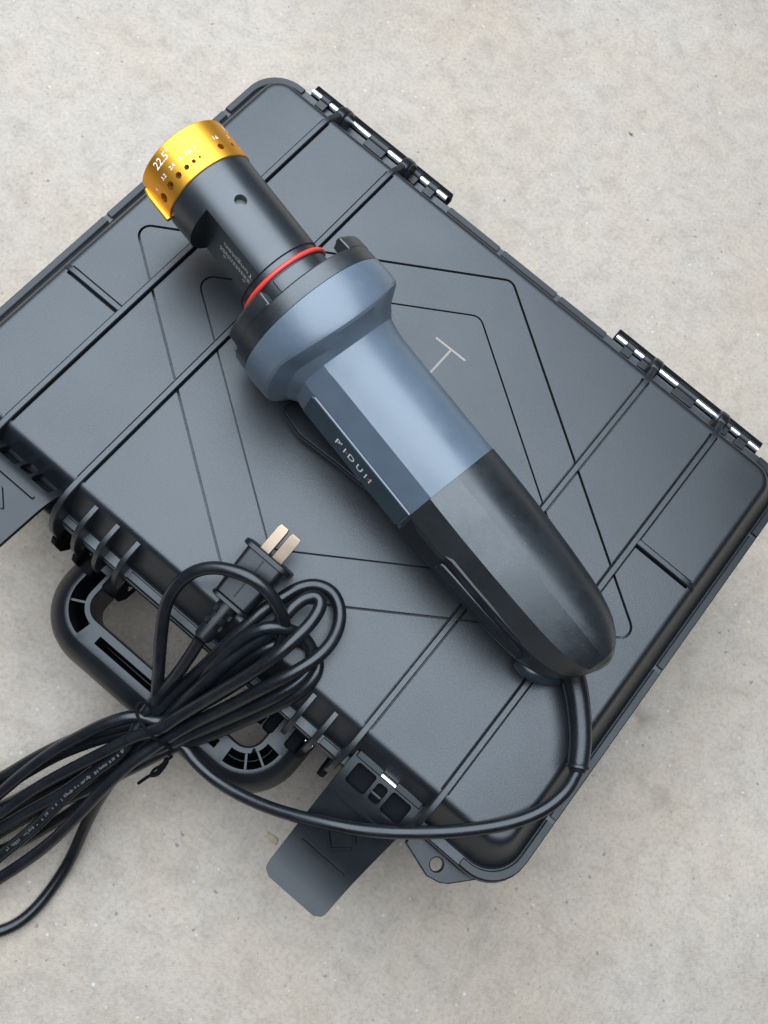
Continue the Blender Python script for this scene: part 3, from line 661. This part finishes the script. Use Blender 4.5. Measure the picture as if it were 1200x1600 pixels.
# ------------------------------------------------------------------ the power cord
cord = thing('power_cord', 'black rubber power cord tied in a bundle, ending in a two-blade plug', 'cord', V(8, -100, 0))
CABLE = [(4.2, -130.4, 1), (4.7, -138.7, -7), (4.8, -147.5, -16), (3.8, -158.4, -28), (3.7, -169.1, -33), (7, -189, -40), (3.8, -203.2, -48), (-0.4, -219.6, -58), (-3.6, -243.3, -72), (-8.4, -265.3, -84), (-13.5, -285.2, -95), (-24.4, -302.5, -102), (-35.6, -300, -102), (-26.8, -275.3, -92), (-17.2, -255.9, -82), (-11.3, -241.3, -72), (-3.4, -222.9, -60), (1.1, -208.4, -52), (5.4, -191, -44), (7.5, -175.4, -39), (5.4, -165.1, -33), (0.2, -156.8, -26), (-5.4, -147.9, -14), (-11.2, -139.2, -5), (-16.7, -129.2, 4), (-17.7, -120, 12), (-15.3, -112, 18), (-9.7, -105.6, 22), (-1.2, -101.2, 25), (8.5, -98.5, 26), (16.7, -98.7, 23), (24, -100.7, 18), (29.3, -103.6, 11), (32.6, -110.1, 5), (32.3, -120.2, 2), (28.6, -134.2, -5), (22.5, -149.1, -19), (16.3, -162.5, -31), (10.6, -169.3, -35), (1.3, -173.8, -33), (-7, -185, -37), (-12.9, -197.1, -43), (-18.6, -210.7, -51), (-23.1, -225.8, -60), (-26.9, -242.1, -70), (-33, -267.7, -88), (-44.3, -289.7, -102), (-57.8, -283.1, -102), (-46.6, -259.5, -90), (-32.5, -238, -74), (-26.8, -223.9, -66), (-20.9, -210.6, -59), (-12.8, -196.5, -50), (-3.2, -183.8, -43), (4, -173.8, -39), (7.2, -163.8, -34), (8.9, -151.8, -25), (12, -137.1, -12), (13.8, -125.8, -2), (15.7, -113.1, 5), (17.4, -102.5, 8), (20, -93.2, 8), (22.3, -86.3, 8), (26.9, -80.4, 8), (34.2, -77.9, 8), (41.4, -80.7, 8), (46.9, -87.8, 9), (49.1, -96.7, 11), (48.3, -105.8, 12), (45.6, -114.4, 11), (39.9, -126.8, 5), (32.8, -142.3, -10), (24.7, -158.4, -26), (19.8, -169.6, -33), (16.8, -178.7, -37), (13.5, -190.3, -42), (10.9, -206.3, -50), (9.4, -224.3, -60), (7.1, -242.4, -71), (3.1, -258.7, -81), (-1.7, -273.7, -89), (-8.2, -291.6, -98), (-17.9, -308.6, -102), (-15.1, -317.5, -102), (-0.6, -310.9, -102), (8.8, -301.3, -102), (17, -290, -102), (20.1, -278.9, -102), (19.9, -264, -101), (17.5, -248, -97), (13.3, -231.2, -86), (10.6, -213.8, -70), (10.8, -194, -52), (12.2, -177.9, -42), (12.5, -164.6, -36), (16.8, -142.3, -12), (21.4, -121.7, 2), (26, -108.1, 10), (26.4, -102.1, 13), (26.5, -95.9, 14), (27.9, -89.4, 15), (30.8, -85.7, 16), (34.5, -86.3, 17), (36.7, -92.4, 18), (36.8, -102.2, 19), (35.3, -113.6, 17), (30.9, -128.2, 8), (24.1, -144.6, -8), (17.2, -161.8, -23), (13.9, -171.3, -28), (8.1, -179.3, -33), (1.1, -194.2, -41), (-6.8, -211.2, -51), (-14.6, -229.5, -63), (-20.8, -249.9, -75), (-29, -272.3, -90), (-41.1, -296.8, -102), (-57, -292.2, -102), (-47.2, -263.9, -92), (-30.5, -242.8, -82), (-24.9, -228.3, -74), (-17.8, -211.9, -64), (-9, -197.1, -54), (0.2, -183.9, -46), (7.1, -174.2, -42), (10.7, -162.9, -38), (12.3, -146.8, -24), (15.7, -130.2, -4), (18.5, -118, 7), (21.2, -112.7, 11), (25.1, -107.6, 13), (31.1, -103.5, 11), (38.6, -101.3, 7), (44.9, -103.2, 4), (48.6, -108.7, 3), (48.9, -117.1, 2), (44, -130.4, -4), (35.7, -146.6, -18), (26.6, -163.2, -33), (20.8, -173.9, -39), (15.4, -184.6, -44), (10.1, -199.6, -52), (3.3, -216.4, -64), (-7.1, -235.2, -78), (-17.4, -259.3, -92), (-24.5, -281.5, -102), (-38.1, -305.8, -102), (-52.7, -300.3, -102), (-41.3, -273.6, -102), (-26.1, -251.7, -95), (-16.8, -230.8, -82), (-8.5, -214.4, -70), (-0.9, -198, -58), (7.2, -183, -48), (15.5, -173.9, -43), (13, -167.7, -42), (17.9, -149.1, -30), (23.2, -128.1, -8), (29.1, -113.5, 2.8), (34.7, -105, 2.8), (41.5, -102.2, 2.8), (49.4, -104.4, 2.8), (52.9, -110.2, 2.8), (52.4, -119.6, -1), (46.6, -133.2, -11), (38.2, -149.7, -26), (28.5, -165.9, -39), (22.2, -176, -43), (15.8, -190.3, -50), (9.4, -204.8, -60), (5.1, -225, -74), (-2.8, -247.3, -90), (-11.8, -267.2, -99), (-21.2, -284.7, -102), (-39.5, -312.6, -102), (-50.6, -306.3, -102), (-35.4, -279.4, -102), (-21.4, -256.6, -96), (-12.8, -235.5, -84), (-5, -218.5, -72), (2.1, -199.3, -60), (9.1, -183.3, -50), (25.1, -170.2, -41), (34.6, -171.4, -40), (45.9, -171.8, -38), (60.5, -169.6, -33), (77.8, -164, -25), (96, -155.2, -16), (113, -145.4, -10), (128.2, -134, -5), (144.4, -119.5, 0), (159.3, -102.8, 3), (166.8, -89.7, 4.5), (169.3, -77.6, 6.5), (167.8, -68, 8.5)]
SLEEVE = [(168.1, -68.4, 8.5), (161.5, -57.2, 9), (152.7, -46.6, 9.5), (143.1, -38.3, 11), (133.6, -33.7, 14), (124.2, -31.1, 18)]
TIE_LOOP = [(5.4, -166.4, -30), (2, -166, -27), (-0.2, -167.6, -26), (0, -170.4, -26), (3.2, -172.6, -24), (8.4, -174, -21.5), (13.8, -174.9, -22), (18.4, -174.9, -28), (23.1, -174.3, -36), (24.6, -177.1, -42)]
TIE_TWIST = [(24, -173.8, -38), (23.5, -177.2, -42), (25.5, -177, -44), (24.6, -180.4, -47), (24, -184, -50), (22.7, -187.3, -53), (23.4, -190.2, -55), (25.3, -187.9, -56), (25.5, -183.5, -54), (25.2, -180.3, -52)]
TIE_TAIL = [(23.4, -177.3, -44), (24.4, -181.8, -50), (24.6, -186.9, -54), (22.5, -191.4, -58), (20.7, -197.2, -62)]
PLUG_FACE = (4.2, -84.2, 11.5); PLUG_TAIL = (4.2, -130.4, 1.0)
def smooth_path(P, per=7, relax=0):
    pts = catmull([V(*p) for p in P], per)
    for _ in range(relax):
        pts = [pts[0]] + [(pts[i - 1] + pts[i] * 2 + pts[i + 1]) / 4 for i in range(1, len(pts) - 1)] + [pts[-1]]
    return pts
bm = bmesh.new(); tube(bm, smooth_path(CABLE, 7, 3), 2.92, 14)
cable_ = obj('cable', bm, M_rubber, cord, 60)
# faint print along one strand
M_cprint = mat('faint_cable_print', (0.075, 0.078, 0.08), 0.5)
bm = bmesh.new(); st = catmull([V(*p) for p in CABLE[4:11]], 40); rnd = random.Random(4)
for i in range(30, 190, 2):
    p = st[i]; t = (st[i + 1] - p).normalized(); e = Vector((0.02, 0.05, 1.0)); e = (e - t * e.dot(t)).normalized(); sd = t.cross(e)
    if rnd.random() < 0.62:
        c0 = p + e * 0.00297 + sd * rnd.uniform(-0.0003, 0.0003); L = rnd.uniform(0.0002, 0.0006); H = rnd.uniform(0.0003, 0.0008)
        bm.faces.new([bm.verts.new(q) for q in (c0 - t * L - sd * H, c0 + t * L - sd * H, c0 + t * L + sd * H, c0 - t * L + sd * H)])
obj('cable_print', bm, M_cprint, cable_, None, recalc=False)
# moulded sleeve where the cord leaves the tool
bm = bmesh.new(); sp = smooth_path(SLEEVE, 8)
rr = []
for i in range(len(sp)):
    t = i / (len(sp) - 1); rr.append(4.6 + 1.5 * t if t > 0.04 else 3.5 + 1.1 * t / 0.04)
tube(bm, sp, rr, 18)
sl = obj('cord_sleeve', bm, M_rubber, cord, 60)
bm = bmesh.new(); tube(bm, [sp[1], sp[2]], 5.2, 18); obj('sleeve_rim', bm, M_rubber, sl, 40, bevel=0.3)
# plug
pf = Vector(PLUG_FACE); pt = Vector(PLUG_TAIL); PX = (pf - pt).normalized(); PY = Vector((0, 0, 1)).cross(PX).normalized(); PZ = PX.cross(PY); PL = (pf - pt).length
def PQ(x, y, z):          # x measured back from the face
    p = pf + PX * x + PY * y + PZ * z; return V(p.x, p.y, p.z)
def ploft(bm, secs):      # (x, half width, half height, corner radius)
    loft(bm, [[PQ(x, a, b) for a, b in rrect(hw, hh, r, 5)] for x, hw, hh, r in secs])
bm = bmesh.new(); ploft(bm, [(-25.5, 8.3, 7.2, 2.5), (-24.8, 8.9, 7.8, 2.5), (-12, 9.6, 8.6, 2.5), (-1.5, 10.0, 9.0, 2.5)])
plug = obj('plug', bm, M_smooth, cord, 30)
bm = bmesh.new(); ploft(bm, [(-2.2, 11.8, 10.2, 5), (-1.8, 12.6, 10.9, 5), (0.2, 12.6, 10.9, 5), (0.6, 12.0, 10.4, 5)]); obj('plug_flange', bm, M_smooth, plug, 30)
bm = bmesh.new(); ploft(bm, [(-27.6, 9.0, 7.0, 4), (-27.3, 9.6, 7.6, 4), (-25.8, 9.6, 7.6, 4), (-25.4, 9.0, 7.0, 4)]); obj('finger_guard', bm, M_smooth, plug, 30)
bm = bmesh.new(); ploft(bm, [(-23, 0.28, 8.45, .2), (-3, 0.28, 9.35, .2)]); obj('mould_seam', bm, M_smooth, plug, 30)
bm = bmesh.new(); xs = [-27, -31, -38, -44, -PL + 1.5]
loft(bm, [[PQ(x, r * math.cos(k * math.pi / 10), r * math.sin(k * math.pi / 10)) for k in range(20)] for x, r in ((-27, 5.2), (-34, 4.9), (-42, 4.5), (-PL + 1.5, 4.1), (-PL + 0.6, 3.4))])
relief = obj('strain_relief', bm, M_smooth, plug, None)
cbs = []
cb = bmesh.new()
for x0 in (-33.4, -39.6):
    for a0 in (20, 110, 200, 290):
        rings_ = []
        for k in range(7):
            a = math.radians(a0 + 52 * k / 6)
            rings_.append([PQ(x, r * math.cos(a), r * math.sin(a)) for x, r in ((x0, 3.3), (x0, 7), (x0 + 2.6, 7), (x0 + 2.6, 3.3))])
        loft(cb, rings_)
cut(relief, [cb]); finish(relief, 30)
for sy, tilt in ((3.3, -16), (-3.3, 16)):
    bm = bmesh.new(); t = math.radians(tilt); cy, cz = sy, 2.2
    sec = lambda x, w, h: [PQ(x, cy + a * math.cos(t) - b * math.sin(t), cz + a * math.sin(t) + b * math.cos(t)) for a, b in ((-w, -h), (w, -h), (w, h), (-w, h))]
    loft(bm, [sec(0, 2.7, .75), sec(12.6, 2.7, .75), sec(14.4, 2.2, .35)])
    obj('blade', bm, M_brass, plug, 30, bevel=0.2)

# ------------------------------------------------------------------ wire tie
tie = thing('wire_tie', 'thin black twisted wire tie cinched round the cord bundle', 'wire tie', V(10, -170, -40))
bm = bmesh.new(); tube(bm, smooth_path(TIE_LOOP, 6), 0.75, 8); lp = obj('wire_loop', bm, M_dark, tie, 60)
bm = bmesh.new(); tube(bm, smooth_path(TIE_TWIST, 6), 0.75, 8); obj('wire_twist', bm, M_dark, tie, 60)
bm = bmesh.new(); tube(bm, smooth_path(TIE_TAIL, 6), 0.8, 8); obj('wire_tail', bm, M_dark, tie, 60)

# ------------------------------------------------------------------ leaf scraps on the concrete
def scrap(cx, cy, size, label, seed):
    rnd = random.Random(seed); bm = bmesh.new(); n = 11; top = []
    for k in range(n):
        a = 2 * math.pi * k / n; r = size * (0.55 + 0.5 * rnd.random()) * (1.25 if k % 5 == 0 else 1)
        top.append((cx + r * math.cos(a), cy + r * 0.6 * math.sin(a), -104.2 + 1.2 * rnd.random()))
    ngon_prism(bm, [V(x, y, z) for x, y, z in top], [V(x, y, z - 0.35) for x, y, z in top])
    bmesh.ops.triangulate(bm, faces=[f for f in bm.faces if len(f.verts) > 4])
    o = obj('leaf_scrap', bm, M_leaf, None, None); o['label'] = label; o['category'] = 'leaf'; return o
scrap(90.5, -177.5, 3.6, 'tan scrap of dry leaf on the concrete beside the open latch', 3)
scrap(-21.5, 320, 1.6, 'tiny orange-brown crumb of leaf on the concrete above the hinges', 5)
